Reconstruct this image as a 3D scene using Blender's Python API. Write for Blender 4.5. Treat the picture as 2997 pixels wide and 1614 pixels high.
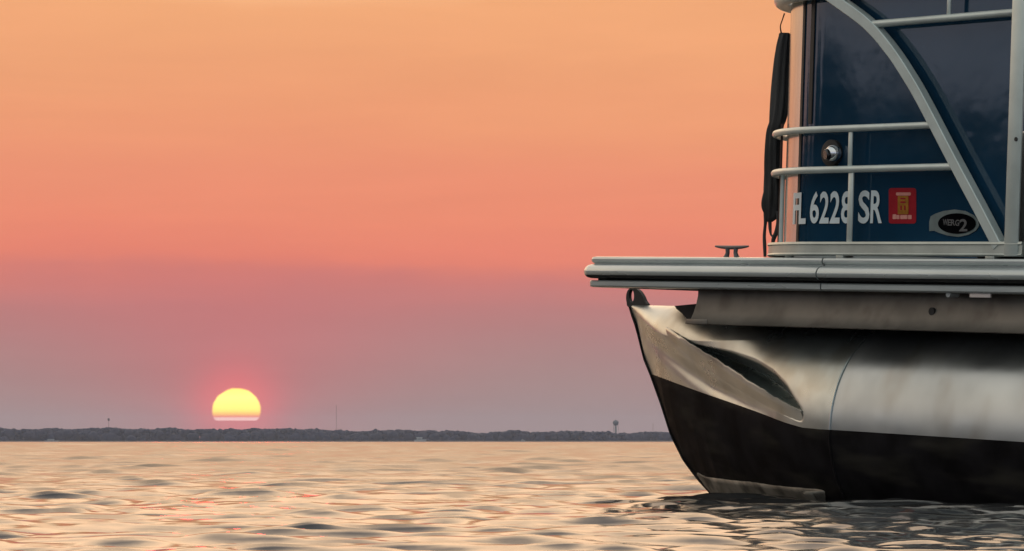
import bpy, bmesh, math, random
import numpy as np
from mathutils import Vector, Matrix

for o in list(bpy.data.objects): bpy.data.objects.remove(o)
SC = bpy.context.scene
COL = SC.collection
random.seed(5); RNG = np.random.default_rng(11)
rad = math.radians

# ------------------------------------------------------------------ camera
F = 9850.0            # focal length in photo pixels (2997 wide), long zoom
CX, HY = 1498.5, 1293.0
CAMH = 0.163
cam_d = bpy.data.cameras.new('camera'); cam = bpy.data.objects.new('camera', cam_d); COL.objects.link(cam)
cam.location = (0, 0, CAMH); cam.rotation_euler = (rad(90), 0, 0)
cam_d.sensor_width = 36; cam_d.sensor_fit = 'HORIZONTAL'; cam_d.lens = F/2997*36
cam_d.shift_y = (HY-807.0)/2997
cam_d.clip_start = 0.05; cam_d.clip_end = 40000
SC.camera = cam
SC.render.engine = 'CYCLES'
SC.render.resolution_x = 1024; SC.render.resolution_y = 551
SC.view_settings.view_transform = 'Standard'; SC.view_settings.look = 'None'
SC.view_settings.exposure = 0; SC.view_settings.gamma = 1
SC.cycles.max_bounces = 8; SC.cycles.glossy_bounces = 6

# ------------------------------------------------------------------ node helpers
def lin(c):
    return tuple(((v/255)/12.92 if v/255 <= .04045 else ((v/255+.055)/1.055)**2.4) for v in c)
class NT:
    def __init__(s, nt): s.nt = nt; s.n = nt.nodes; s.l = nt.links
    def new(s, t, **k):
        n = s.n.new(t)
        for a, b in k.items(): setattr(n, a, b)
        return n
    def put(s, sock, v):
        if hasattr(v, 'is_output') or isinstance(v, bpy.types.NodeSocket): s.l.new(v, sock)
        else: sock.default_value = v
    def m(s, op, a, b=0.0, c=None, clamp=False):
        n = s.new('ShaderNodeMath', operation=op, use_clamp=clamp)
        s.put(n.inputs[0], a); s.put(n.inputs[1], b)
        if c is not None: s.put(n.inputs[2], c)
        return n.outputs[0]
    def mr(s, v, a, b, c=0.0, d=1.0, smooth=True):
        n = s.new('ShaderNodeMapRange', interpolation_type='SMOOTHSTEP' if smooth else 'LINEAR')
        s.put(n.inputs[0], v); n.inputs[1].default_value = a; n.inputs[2].default_value = b
        n.inputs[3].default_value = c; n.inputs[4].default_value = d
        return n.outputs[0]
    def mix(s, f, a, b, blend='MIX'):
        n = s.new('ShaderNodeMix', data_type='RGBA', blend_type=blend)
        n.clamp_result = False
        s.put(n.inputs[0], f)
        for i, v in ((6, a), (7, b)):
            if isinstance(v, tuple) and len(v) == 3: v = v + (1,)
            s.put(n.inputs[i], v)
        return n.outputs[2]
    def ramp(s, f, stops, div=1.0, interp='LINEAR'):
        n = s.new('ShaderNodeValToRGB'); r = n.color_ramp; r.interpolation = interp
        while len(r.elements) < len(stops): r.elements.new(0.5)
        for e, (p, c) in zip(r.elements, stops):
            e.position = p; e.color = tuple(x/div for x in c) + (1,)
        s.put(n.inputs[0], f); return n.outputs[0]
    def noise(s, vec, scale, detail=3, rough=.5, dist=0.0):
        n = s.new('ShaderNodeTexNoise'); s.put(n.inputs['Vector'], vec)
        n.inputs['Scale'].default_value = scale; n.inputs['Detail'].default_value = detail
        n.inputs['Roughness'].default_value = rough; n.inputs['Distortion'].default_value = dist
        return n
    def vscale(s, vec, sc):
        n = s.new('ShaderNodeVectorMath', operation='MULTIPLY'); s.put(n.inputs[0], vec); n.inputs[1].default_value = sc
        return n.outputs[0]

# ------------------------------------------------------------------ world: hazy sunset sky by direction
SUNX, SUNY, SUNR = 692.0, 1206.0, 71.0
w = bpy.data.worlds.new('World'); SC.world = w; w.use_nodes = True
w.node_tree.nodes.clear(); W = NT(w.node_tree)
tc = W.new('ShaderNodeTexCoord'); dirv = tc.outputs['Generated']
sx = W.new('ShaderNodeSeparateXYZ'); W.l.new(dirv, sx.inputs[0]); dx, dy, dz = sx.outputs
el = W.m('MULTIPLY', W.m('ARCSINE', dz), 180/math.pi)
az = W.m('MULTIPLY', W.m('ARCTAN2', dx, dy), 180/math.pi)
# soft uneven layering of the haze
nz = W.noise(W.vscale(dirv, (9, 9, 46)), 1.0, 4, .55)
nz2 = W.noise(W.vscale(dirv, (3, 3, 14)), 1.0, 2, .5)
wob = W.m('MULTIPLY', W.m('SUBTRACT', nz.outputs[0], .5), 1.0)
wob2 = W.m('MULTIPLY', W.m('SUBTRACT', nz2.outputs[0], .5), 1.5)
elw = W.m('MAXIMUM', W.m('ADD', el, W.m('MULTIPLY', W.m('ADD', wob, wob2), W.mr(el, 0.0, 3.0))), 0.0)
t = W.m('SQRT', W.m('DIVIDE', elw, 90.0))
def st(l, div): return [(math.sqrt(e/90), lin(c) if max(c) > 3 else c) for e, c in l]
DIV = 3.0
front = W.ramp(t, st([(0, (174,144,138)), (.5, (173,134,131)), (1.1, (182,127,125)), (1.75, (190,123,122)), (2.2, (197,121,119)),
                      (2.6, (212,122,114)), (2.95, (235,131,109)), (3.6, (239,139,110)), (4.6, (237,145,112)), (5.6, (239,156,114)),
                      (7.6, (242,170,119)), (9.2, (1.25,.84,.50)), (12, (2.35,1.48,.88)), (24, (2.6,1.82,1.18)), (36, (1.6,1.25,.98)),
                      (52, (.85,.80,.80)), (90, (.55,.60,.64))], DIV), DIV)
side = W.ramp(t, st([(0, (.24,.23,.27)), (2, (.36,.42,.52)), (5, (.54,.64,.80)), (15, (.62,.62,.60)), (35, (.66,.70,.67)), (60, (.56,.62,.62)), (90, (.50,.57,.58))], DIV), DIV)
azf = W.mr(W.m('ABSOLUTE', W.m('SUBTRACT', az, -4.7)), 16, 95)
sky = W.mix(azf, front, side)
# photo's right side a little greyer and paler than under the sun, far left edge too
off = W.m('ABSOLUTE', W.m('SUBTRACT', az, -4.9))
low = W.m('MULTIPLY', W.mr(off, .8, 6.5), W.mr(el, 3.3, .6))
sky = W.mix(W.m('MULTIPLY', low, .72), sky, tuple(x/DIV for x in lin((165,138,135))))
# sun disc and aureole, angular
yy = W.m('MAXIMUM', dy, .001)
PX = W.m('ADD', W.m('MULTIPLY', W.m('DIVIDE', dx, yy), F), CX - SUNX)
PY = W.m('ADD', W.m('MULTIPLY', W.m('DIVIDE', dz, yy), -F), HY - SUNY)
PYs = W.m('ADD', W.m('MULTIPLY', W.m('MINIMUM', PY, 0.0), 1.04), W.m('MULTIPLY', W.m('MAXIMUM', PY, 0.0), 1.55))
fr = W.mr(dy, .5, .6)
rr = W.m('SQRT', W.m('ADD', W.m('POWER', W.m('ABSOLUTE', PX), 2.0), W.m('POWER', W.m('ABSOLUTE', PYs), 2.0)))
def gauss(sig): return W.m('EXPONENT', W.m('MULTIPLY', W.m('POWER', W.m('DIVIDE', rr, sig), 2.0), -1.0))
def scaled(c, k): return tuple(x*k/DIV for x in c)
halo = W.m('MULTIPLY', gauss(116.0), W.m('MULTIPLY', fr, .95))
sky = W.mix(halo, sky, scaled(lin((252,84,94)), 1.3))
sky = W.mix(W.m('MULTIPLY', gauss(92.0), W.m('MULTIPLY', fr, .8)), sky, scaled((1.25, .26, .24), 1))
halo2 = W.m('MULTIPLY', gauss(330.0), W.m('MULTIPLY', fr, .5))
sky = W.mix(halo2, sky, scaled(lin((214,108,112)), 1))
mod = W.noise(W.vscale(dirv, (7, 7, 60)), 1.0, 5, .62, .4)
kf = W.m('ADD', 1.0, W.m('MULTIPLY', W.m('SUBTRACT', mod.outputs[0], .5), .16))
sky2 = W.new('ShaderNodeVectorMath', operation='SCALE'); W.l.new(sky, sky2.inputs[0]); W.l.new(kf, sky2.inputs['Scale']); sky = sky2.outputs[0]
mus = W.new('ShaderNodeVectorMath', operation='SCALE'); W.l.new(sky, mus.inputs[0]); mus.inputs['Scale'].default_value = DIV
wobr = W.noise(W.vscale(dirv, (420, 420, 420)), 1.0, 2, .5)
rrw = W.m('ADD', rr, W.m('MULTIPLY', W.m('SUBTRACT', wobr.outputs[0], .5), 7.0))
disc = W.m('MULTIPLY', W.m('MULTIPLY', W.mr(rrw, SUNR+5, SUNR-4), W.mr(PY, 27.5, 23.5)), fr)
dcol = W.ramp(W.mr(PY, -72, 28, 0, 1, False), [(0, (1.7,1.22,.22)), (.3, (2.0,1.55,.34)), (.66, (1.9,1.42,.20)), (.78, (1.6,.85,.14)), (.86, (1.4,.34,.18)), (.90, (1.5,.80,.72)), (1, (1.5,.84,.78))], 2.0)
dm = W.new('ShaderNodeVectorMath', operation='SCALE'); W.l.new(dcol, dm.inputs[0]); dm.inputs['Scale'].default_value = 2.0
fin = W.mix(disc, mus.outputs[0], dm.outputs[0])
bg = W.new('ShaderNodeBackground'); W.l.new(fin, bg.inputs[0]); bg.inputs[1].default_value = 1.0
# a trace of physical dusk sky on top for the zenith light
ns = W.new('ShaderNodeTexSky', sky_type='NISHITA'); ns.sun_disc = False
ns.sun_elevation = rad(0.5); ns.sun_rotation = rad(-4.7); ns.dust_density = 6
bg2 = W.new('ShaderNodeBackground'); W.l.new(ns.outputs[0], bg2.inputs[0]); bg2.inputs[1].default_value = 0.004
ad = W.new('ShaderNodeAddShader'); W.l.new(bg.outputs[0], ad.inputs[0]); W.l.new(bg2.outputs[0], ad.inputs[1])
out = W.new('ShaderNodeOutputWorld'); W.l.new(ad.outputs[0], out.inputs[0])

# ------------------------------------------------------------------ sun lamp (dim red disc through haze)
ld = bpy.data.lights.new('sun', 'SUN'); lo = bpy.data.objects.new('sun', ld); COL.objects.link(lo)
ld.energy = 0.05; ld.angle = rad(3.5); ld.color = (1, .04, .035)
saz, sel = math.atan((SUNX-CX)/F), math.atan((HY-SUNY)/F)
sdir = Vector((math.sin(saz)*math.cos(sel), math.cos(saz)*math.cos(sel), math.sin(sel)))
lo.rotation_euler = sdir.to_track_quat('Z', 'Y').to_euler()
lo.location = (-5, 60, 8)

# ------------------------------------------------------------------ materials
def mat(name, base, rough=.5, metal=0.0, coat=0.0, ior=1.5, vary=.0, vscale=6, bump=0.0, bscale=40, stretch=(1,1,1), rvary=0.0, stain=None, aniso=0):
    m = bpy.data.materials.new(name); m.use_nodes = True
    N = NT(m.node_tree); b = N.n['Principled BSDF']
    b.inputs['Base Color'].default_value = tuple(base) + (1,)
    b.inputs['Roughness'].default_value = rough; b.inputs['Metallic'].default_value = metal
    b.inputs['IOR'].default_value = ior; b.inputs['Coat Weight'].default_value = coat; b.inputs['Coat Roughness'].default_value = .05
    tcn = N.new('ShaderNodeTexCoord'); v = N.vscale(tcn.outputs['Object'], stretch)
    if vary:
        n = N.noise(v, vscale, 3, .5)
        f = N.mr(n.outputs[0], .3, .7)
        c = N.mix(f, tuple(x*(1-vary) for x in base), tuple(min(1, x*(1+vary)) for x in base))
        if stain:
            n2 = N.noise(N.vscale(tcn.outputs['Object'], stain[1]), stain[2], 2.5, .5)
            c = N.mix(N.m('MULTIPLY', N.mr(n2.outputs[0], stain[3]-.05, stain[3]+.22), stain[4]), c, stain[0])
        N.l.new(c, b.inputs['Base Color'])
    if rvary:
        n = N.noise(v, vscale*1.7, 2, .5)
        N.l.new(N.mr(n.outputs[0], .3, .7, max(.02, rough-rvary), rough+rvary, False), b.inputs['Roughness'])
    if bump:
        n = N.noise(v, bscale, 4, .55); bp = N.new('ShaderNodeBump')
        bp.inputs['Strength'].default_value = 1.0; bp.inputs['Distance'].default_value = bump
        N.l.new(n.outputs[0], bp.inputs['Height']); N.l.new(bp.outputs[0], b.inputs['Normal'])
    return m
M = {}
M['hull'] = mat('dull_aluminium', (.43,.455,.455), .35, .92, vary=.10, vscale=5, bump=.0002, bscale=5, rvary=.07, stain=((.25,.21,.16), (1,1,.5), 7, .55, .5))
M['nose'] = mat('dull_aluminium_nose', (.40,.44,.43), .32, .88, vary=.14, vscale=6, bump=.0002, bscale=7, rvary=.07, stain=((.27,.24,.18), (1,1,1), 8, .52, .45))
M['antifoul'] = mat('black_bottom_paint', (.012,.011,.012), .55, 0, vary=.4, vscale=9, bump=.0004, bscale=60, stain=((.055,.050,.040), (.5,1,2.2), 7, .52, .55))
M['antifoul'].node_tree.nodes['Principled BSDF'].inputs['IOR'].default_value = 1.2
M['antifoul'].node_tree.nodes['Principled BSDF'].inputs['Specular IOR Level'].default_value = .08
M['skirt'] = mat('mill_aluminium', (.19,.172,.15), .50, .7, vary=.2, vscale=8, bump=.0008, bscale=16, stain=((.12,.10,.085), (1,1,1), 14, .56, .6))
M['rail'] = mat('anodised_rail', (.52,.58,.555), .36, .35, vary=.07, vscale=12, bump=.0003, bscale=50)
M['plate'] = mat('grey_plate', (.46,.49,.45), .42, .35, vary=.10, vscale=12, bump=.0003, bscale=70)
M['rub'] = mat('rub_rail_grey', (.46,.51,.51), .30, .55, vary=.08, vscale=6, stretch=(.4,1,3), bump=.0004, bscale=30, rvary=.05)
M['blue'] = mat('navy_gloss_panel', (.007,.037,.076), .07, 0, coat=.5, ior=1.45, vary=.15, vscale=3, bump=.0022, bscale=2.6, rvary=.03)
M['gasket'] = mat('black_rubber', (.012,.012,.013), .6, 0, vary=.2)
M['cloth'] = mat('black_cloth', (.045,.043,.042), .8, 0, vary=.35, vscale=20, bump=.006, bscale=26, stretch=(1,1,.25))
M['cord'] = mat('dark_cord', (.05,.022,.018), .8, 0, vary=.3, vscale=30)
M['chrome'] = mat('chrome', (.75,.75,.75), .08, 1.0, vary=.03)
M['lens'] = mat('dark_lens', (.01,.011,.013), .05, 0, coat=.5)
M['white'] = mat('pale_letter', (.62,.70,.73), .45, 0, vary=.05, vscale=30)
M['red'] = mat('red_sticker', (.30,.008,.018), .5, 0, vary=.12, vscale=30)
M['gold'] = mat('gold_print', (.34,.14,.018), .5, 0, vary=.2, vscale=60)
M['pink'] = mat('pale_print', (.62,.26,.22), .5, 0, vary=.1, vscale=60)
M['silver'] = mat('emblem_silver', (.15,.19,.19), .35, .4, vary=.15, vscale=30)
M['refl_strip'] = mat('corner_reflection_strip', (.60,.57,.52), .2, .75, vary=.12, vscale=5, stretch=(6,6,.5))
M['emtext'] = mat('emblem_print', (.09,.09,.095), .6, 0, vary=.1)
M['clipm'] = mat('pale_clip', (.75,.66,.62), .5, 0, vary=.05)
M['emblack'] = mat('emblem_black', (.004,.004,.005), .7, 0, vary=.2)
M['emblack'].node_tree.nodes['Principled BSDF'].inputs['Specular IOR Level'].default_value = 0.0
for k_ in ('red', 'gold', 'pink'): M[k_].node_tree.nodes['Principled BSDF'].inputs['Specular IOR Level'].default_value = .1
M['cleatm'] = mat('cleat_steel', (.10,.095,.10), .4, .5, vary=.1)
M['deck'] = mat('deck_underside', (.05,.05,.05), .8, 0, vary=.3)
M['guard'] = mat('scuffed_keel_guard', (.22,.20,.165), .6, .3, vary=.35, vscale=14, bump=.002, bscale=26, stain=((.03,.03,.025), (1,1,.6), 16, .54, .9))
M['trees'] = mat('far_foliage', (.006,.011,.034), .95, 0, vary=.10, vscale=.05)
M['trees2'] = mat('near_foliage', (.035,.045,.03), .9, 0, vary=.4, vscale=.6)
M['shore'] = mat('shore_mud', (.05,.045,.038), .95, 0, vary=.3, vscale=.1)
M['farwhite'] = mat('white_gelcoat', (.42,.44,.44), .5, 0, vary=.05)
M['farglass'] = mat('boat_glass', (.03,.04,.05), .1, 0, vary=.05)
M['tower'] = mat('tower_paint', (.12,.125,.14), .7, 0, vary=.1, vscale=.5)
M['towerleg'] = mat('tower_pale_paint', (.30,.30,.31), .7, 0, vary=.1, vscale=.5)
M['mast'] = mat('mast_steel', (.16,.10,.10), .7, 0, vary=.1)
M['vinyl'] = mat('grey_vinyl', (.30,.30,.29), .6, 0, vary=.1)

# ------------------------------------------------------------------ mesh helpers
def link(name, me, m=None, parent=None, smooth=True):
    o = bpy.data.objects.new(name, me); COL.objects.link(o)
    if m is not None:
        for x in (m if isinstance(m, (list, tuple)) else [m]): me.materials.append(x)
    if smooth and len(me.polygons): me.polygons.foreach_set('use_smooth', [True]*len(me.polygons))
    if parent: o.parent = parent
    return o
def tag(o, label=None, cat=None, group=None, kind=None):
    if label: o['label'] = label
    if cat: o['category'] = cat
    if group: o['group'] = group
    if kind: o['kind'] = kind
    return o
def pydata(name, V, Fc, m, parent=None, smooth=True, sharp=None, mi=None):
    me = bpy.data.meshes.new(name); me.from_pydata([tuple(map(float, v)) for v in V], [], [tuple(map(int, f)) for f in Fc]); me.update()
    if mi is not None: me.polygons.foreach_set('material_index', list(map(int, mi)))
    o = link(name, me, m, parent, smooth)
    if sharp: me.set_sharp_from_angle(angle=rad(sharp))
    return o
class MB:
    """collects shapes into one mesh"""
    def __init__(s): s.V = []; s.F = []; s.I = []
    def add(s, V, Fc, mi=0):
        n = len(s.V); s.V += [tuple(v) for v in V]; s.F += [tuple(n+i for i in f) for f in Fc]; s.I += [mi]*len(Fc)
    def box(s, a, b, mi=0, bev=0.0):
        bm = bmesh.new(); bmesh.ops.create_cube(bm, size=1)
        c = [(a[i]+b[i])/2 for i in range(3)]; d = [abs(b[i]-a[i]) for i in range(3)]
        for v in bm.verts: v.co = Vector([c[i]+v.co[i]*d[i] for i in range(3)])
        if bev: bmesh.ops.bevel(bm, geom=bm.edges[:], offset=bev, segments=2, profile=.5, affect='EDGES')
        bm.verts.index_update(); s.add([v.co[:] for v in bm.verts], [[v.index for v in f.verts] for f in bm.faces], mi); bm.free()
    def tube(s, pts, r, seg=12, mi=0, flat=None, caps=True):
        pts = [Vector(p) for p in pts]; n = len(pts); rs = r if isinstance(r, (list, tuple)) else [r]*n
        up = Vector((0,0,1)); V = []
        for i, p in enumerate(pts):
            t = (pts[min(i+1, n-1)]-pts[max(i-1, 0)]).normalized()
            if i == 0:
                a = t.cross(up);  a = a.normalized() if a.length > .1 else Vector((1,0,0))
            else: a = (a - t*a.dot(t)).normalized()
            b = t.cross(a)
            for k in range(seg):
                q = 2*math.pi*k/seg; ca, sa = math.cos(q), math.sin(q)
                if flat:   # rounded rectangle section: flat=(aspect, power)
                    pw = flat[1]; ca = math.copysign(abs(ca)**pw, ca); sa = math.copysign(abs(sa)**pw, sa)*flat[0]
                V.append(p + (a*ca + b*sa)*rs[i])
        Fc = [(i*seg+k, i*seg+(k+1)%seg, (i+1)*seg+(k+1)%seg, (i+1)*seg+k) for i in range(n-1) for k in range(seg)]
        if caps: Fc += [tuple(range(seg-1, -1, -1)), tuple((n-1)*seg+k for k in range(seg))]
        s.add(V, Fc, mi)
    def build(s, name, m, parent=None, smooth=True, sharp=35):
        o = pydata(name, s.V, s.F, m, parent, smooth, sharp, s.I)
        bm = bmesh.new(); bm.from_mesh(o.data); bmesh.ops.recalc_face_normals(bm, faces=bm.faces[:]); bm.to_mesh(o.data); bm.free()
        return o
def smooth_line(pts, n):
    """Catmull-Rom resample"""
    P = np.array(pts, float); P = np.vstack([2*P[0]-P[1], P, 2*P[-1]-P[-2]]); k = len(P)-3; out = []
    for i in range(n):
        x = i/(n-1)*k; j = min(int(x), k-1); u = x-j; a, b, c, d = P[j:j+4]
        out.append(.5*((2*b)+(-a+c)*u+(2*a-5*b+4*c-d)*u*u+(-a+3*b-3*c+d)*u**3))
    return np.array(out)

# ------------------------------------------------------------------ boat frame
TH = rad(52); PIT = 0.0465; D0 = 9.06
eu = Vector((math.cos(TH)*math.cos(PIT), -math.sin(TH)*math.cos(PIT), -math.sin(PIT)))
ew = Vector((math.sin(TH), math.cos(TH), 0))
ez = eu.cross(ew)
CAM = Vector((0, 0, CAMH))
def ray(px, py): return Vector(((px-CX)/F, 1.0, (HY-py)/F))
ORG = CAM + ray(2400, 852)*D0
BM = Matrix(((eu.x, ew.x, ez.x, ORG.x), (eu.y, ew.y, ez.y, ORG.y), (eu.z, ew.z, ez.z, ORG.z), (0,0,0,1)))
def U(px, py, y):
    """photo pixel -> boat coordinates on the fore-and-aft plane y (metres inboard of the deck edge)"""
    d = ray(px, py); tt = (y - (CAM-ORG).dot(ew))/d.dot(ew)
    p = CAM + d*tt - ORG
    return Vector((p.dot(eu), y, p.dot(ez)))
EU, EW, EZ, OG = (np.array(v) for v in (eu, ew, ez, ORG))
def proj(P):
    P = np.asarray(P, float); Wd = OG + P[..., 0:1]*EU + P[..., 1:2]*EW + P[..., 2:3]*EZ - np.array((0, 0, CAMH))
    return CX + F*Wd[..., 0]/Wd[..., 1], HY - F*Wd[..., 2]/Wd[..., 1]

boat = bpy.data.objects.new('pontoon_boat', None); COL.objects.link(boat); boat.matrix_world = BM
tag(boat, 'pontoon boat with navy side panels and bare aluminium tube at right, bow pointing left', 'boat')

UF = U(1738, 800, 0).x        # front edge of the deck
UE = 4.2                      # aft end (well outside the frame)
BEAM = 2.45

# deck
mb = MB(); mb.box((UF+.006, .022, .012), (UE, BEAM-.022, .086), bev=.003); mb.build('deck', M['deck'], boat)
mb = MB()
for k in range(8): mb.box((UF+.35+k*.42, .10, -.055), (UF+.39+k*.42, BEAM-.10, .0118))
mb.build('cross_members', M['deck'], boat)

# rub rail
PROF = [(.030,.089),(.002,.0895),(-.009,.0875),(-.0125,.082),(-.0125,.0765),(-.008,.0715),(-.004,.0705),(-.004,.0680),(-.012,.0665),(-.022,.0635),(-.0295,.057),
        (-.0335,.049),(-.0335,.043),(-.031,.0355),(-.024,.029),(-.013,.0262),(.008,.0258),(.008,.0205),(-.0130,.0200),(-.0155,.017),(-.0155,.005),(-.0125,.0015),(-.006,0),(.030,-.0005)]
def sweep(name, path, prof, m, parent, closed_prof=True, sharp=32, dark=()):
    """path: list of (x,y) plan points; prof offsets: first value inward (right of travel is outward), z"""
    V = []; n = len(path); k = len(prof)
    for i in range(n):
        a = Vector(path[max(i-1,0)]); b = Vector(path[min(i+1,n-1)]); p = Vector(path[i])
        if 0 < i < n-1:
            t1 = (p-a).normalized(); t2 = (b-p).normalized(); t = (t1+t2).normalized(); sc = 1/max(.3, t.dot(t1))
        else: t = (b-a).normalized(); sc = 1
        nrm = Vector((-t.y, t.x))*sc       # left of travel
        for (o, z) in prof:
            q = p + nrm*o; V.append((q.x, q.y, z))
    Fc = []
    for i in range(n-1):
        for j in range(k if closed_prof else k-1):
            j2 = (j+1) % k; Fc.append((i*k+j, (i+1)*k+j, (i+1)*k+j2, i*k+j2))
    if closed_prof: Fc += [tuple(range(k)), tuple((n-1)*k+j for j in range(k-1, -1, -1))]
    mi_ = [1 if j in dark else 0 for i in range(n-1) for j in range(k)]+[0, 0] if dark else None
    o = pydata(name, V, Fc, m, parent, True, sharp, mi_)
    bm = bmesh.new(); bm.from_mesh(o.data); bmesh.ops.recalc_face_normals(bm, faces=bm.faces[:]); bm.to_mesh(o.data); bm.free()
    return o
DK = (13, 14, 15, 16, 17)
us = U(2415, 800, 0).x
# travelling forward (-x) along the port side; outward (-y) must be left of travel => positive 'left' ... offsets negative are outward
def arc(cx, cy, r, a0, a1, n): return [(cx+r*math.cos(rad(a0+(a1-a0)*i/n)), cy+r*math.sin(rad(a0+(a1-a0)*i/n))) for i in range(n+1)]
# path direction: from starboard front corner to port corner to aft so that outward is right-hand side
def outp(profile): return [(-a, z) for a, z in profile]
front_path = [(UF, BEAM-.05)] + [(UF, .6)] + arc(UF+.012, .012, .012, 180, 270, 5) + [(UF+.4, 0), (us-.0026, 0)]
rr1 = sweep('rub_rail', front_path, PROF, [M['rub'], M['gasket']], boat, dark=DK)
rr1['label'] = 'front corner length of the grey rub rail'
rr2 = sweep('rub_rail', [(us+.0026, 0), (us+.9, 0), (UE, 0)], PROF, [M['rub'], M['gasket']], boat, dark=DK)
rr2['label'] = 'long side length of the grey rub rail'
mb = MB(); mb.box((us-.004, .004, .002), (us+.004, .02, .086)); mb.build('rail_joint', M['gasket'], boat)

# hanging side skirt under the deck
uk = U(2026, 900, .03).x
SK = [(.052,.002),(.050,-.02),(.044,-.045),(.035,-.068),(.024,-.088),(.014,-.0950),(.011,-.0975),(.013,-.1000),(.022,-.0995),(.030,-.088),(.040,-.068),(.049,-.045),(.055,-.02),(.057,.002)]
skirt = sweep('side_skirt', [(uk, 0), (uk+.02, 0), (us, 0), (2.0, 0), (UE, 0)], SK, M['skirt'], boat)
p = U(2018, 938, .010); q = U(2074, 946, .010)
mb = MB()
mb.box((p.x-.010, .003, p.z-.010), (q.x, .0055, p.z+.004), bev=.001); mb.build('skirt_end_tab', M['skirt'], skirt)
a = U(2727, 912, .04)
mb = MB(); mb.tube([(a.x, .0385, a.z), (a.x, .05, a.z)], [.0105]*2, 16); mb.build('drain_hole', M['gasket'], skirt)
b = U(2773, 861, -.006); mb = MB(); mb.tube([(b.x, -.004, b.z), (b.x, .03, b.z)], .0085, 14); mb.build('bolt', M['farwhite'], skirt)
b = U(2837, 862, -.006); c = U(2898, 866, -.006); mb = MB(); mb.box((b.x, -.006, b.z-.008), (c.x, .0, b.z+.004), bev=.002); mb.build('clip', M['clipm'], skirt)

# cleat
a = U(2142, 742, .07); zt = .088
bar0, bar1 = U(2094, 723, .07), U(2190, 725, .07)
mb = MB(); mz = (bar0.z+bar1.z)/2; L = bar1.x-bar0.x; cxm = (bar0.x+bar1.x)/2
pts = [(cxm+L*(t-.5), .07, mz-.001+.0035*abs(2*t-1)**2) for t in np.linspace(0, 1, 13)]
mb.tube(pts, [.0018+.0040*math.sin(math.pi*min(1, max(0, t)))**.6 for t in np.linspace(.02, .98, 13)], 10)
for s in (-1, 1):
    mb.tube([(cxm+s*L*.17, .07, zt-.002), (cxm+s*L*.15, .07, zt+.006), (cxm+s*L*.12, .07, (zt+mz)/2), (cxm+s*L*.13, .07, mz)], [.011, .0075, .006, .0065], 10)
mb.box((cxm-L*.26, .055, zt-.004), (cxm+L*.26, .085, zt+.002), bev=.001)
mb.build('cleat', M['cleatm'], boat)

# ------------------------------------------------------------------ fence (port side and round the front corner)
YP, YR = .036, .002                 # skin plane, rail centre plane
uc = U(2408, 500, YP).x             # where the corner starts to curve
RP = .37
FR = 1.0                            # front run length
uend = U(2966, 400, YP).x
def corner_path(off, uaft, n=28, front=FR):
    """plan path from the front run round the corner and aft; off = outboard of skin"""
    r = RP+off; cx, cy = uc, YP+RP
    return [(cx-r, cy+front)] + [(cx-r, cy+front*.5)] + arc(cx, cy, r, 180, 270, n) + [(uc+.15, YP-off), (uaft, YP-off)]
ZB = (U(2600, 708, .0).z); 
TOPR = U(2417, -24, YR).z
def skin(name, path, z0, z1, m, parent, th=.004):
    return sweep(name, path, [(0, z1), (0, z0+(z1-z0)*.66), (0, z0+(z1-z0)*.33), (0, z0), (-th, z0), (-th, z1)] if False else [(0, z0), (-0.0, z1), (th, z1), (th, z0)], m, parent)
zb0 = U(2600, 712, YP).z
panel = skin('fence_panel', corner_path(0, uend), zb0-.012, TOPR, M['blue'], boat)
panel2 = skin('fence_panel', [(uend+.11, YP), (uend+.5, YP), (UE-.1, YP)], zb0-.012, TOPR, M['blue'], boat)
# base plate with lips
pz0, pz1 = U(2600, 749.5, -.012).z, U(2600, 708, -.012).z
h = pz1-pz0
PL = [(-.0005+.0, pz0), (.043, pz0), (.0475, pz0+.004), (.044, pz0+.008), (.0435, pz1-.009), (.0475, pz1-.006), (.045, pz1), (-.0005, pz1)]
PL = [(-a, z) for a, z in PL]
xe = U(2988, 730, -.012).x
plate_front = [(uc-RP, YP+RP+FR)] + arc(uc, YP+RP, RP, 180, 270, 24) + [(xe, YP)]
plate = sweep('base_plate', [(p[0], p[1]) for p in plate_front], PL, M['plate'], boat)
for px in (2300, 2473, 2912):
    a = U(px, 750, .012); wd = .014 if px < 2900 else .016
    mb = MB(); mb.box((a.x-wd, -.008 if px > 2350 else .02, .087), (a.x+wd, .030, pz0+.001), bev=.001); mb.build('spacer_block', M['plate'], plate)
# rails round the corner
def rail(name, zc, uaft, r=.0095, off=.034, lab=None):
    pts = [(x, y, zc) for x, y in corner_path(off, uaft)]
    mb = MB(); mb.tube(pts, r, 14); return mb.build(name, M['rail'], boat)
zA = (U(2600, 372, YR).z); zB = U(2600, 493, YR).z
rail('rail', zA, U(2737, 369, YR).x)
rail('rail', zB, U(2803, 488, YR).x)
pts = [(x, y, TOPR) for x, y in corner_path(.030, UE-.1)]
mb = MB(); mb.tube(pts, .0195, 16); tr = mb.build('top_rail', M['rail'], boat)
# upper rail between diagonal and post
a = U(2550, 72, YR); b = U(2972, 37, YR)
mb = MB(); mb.tube([a, (a+b)/2, b], .0100, 14); mb.build('rail', M['rail'], boat)
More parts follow.
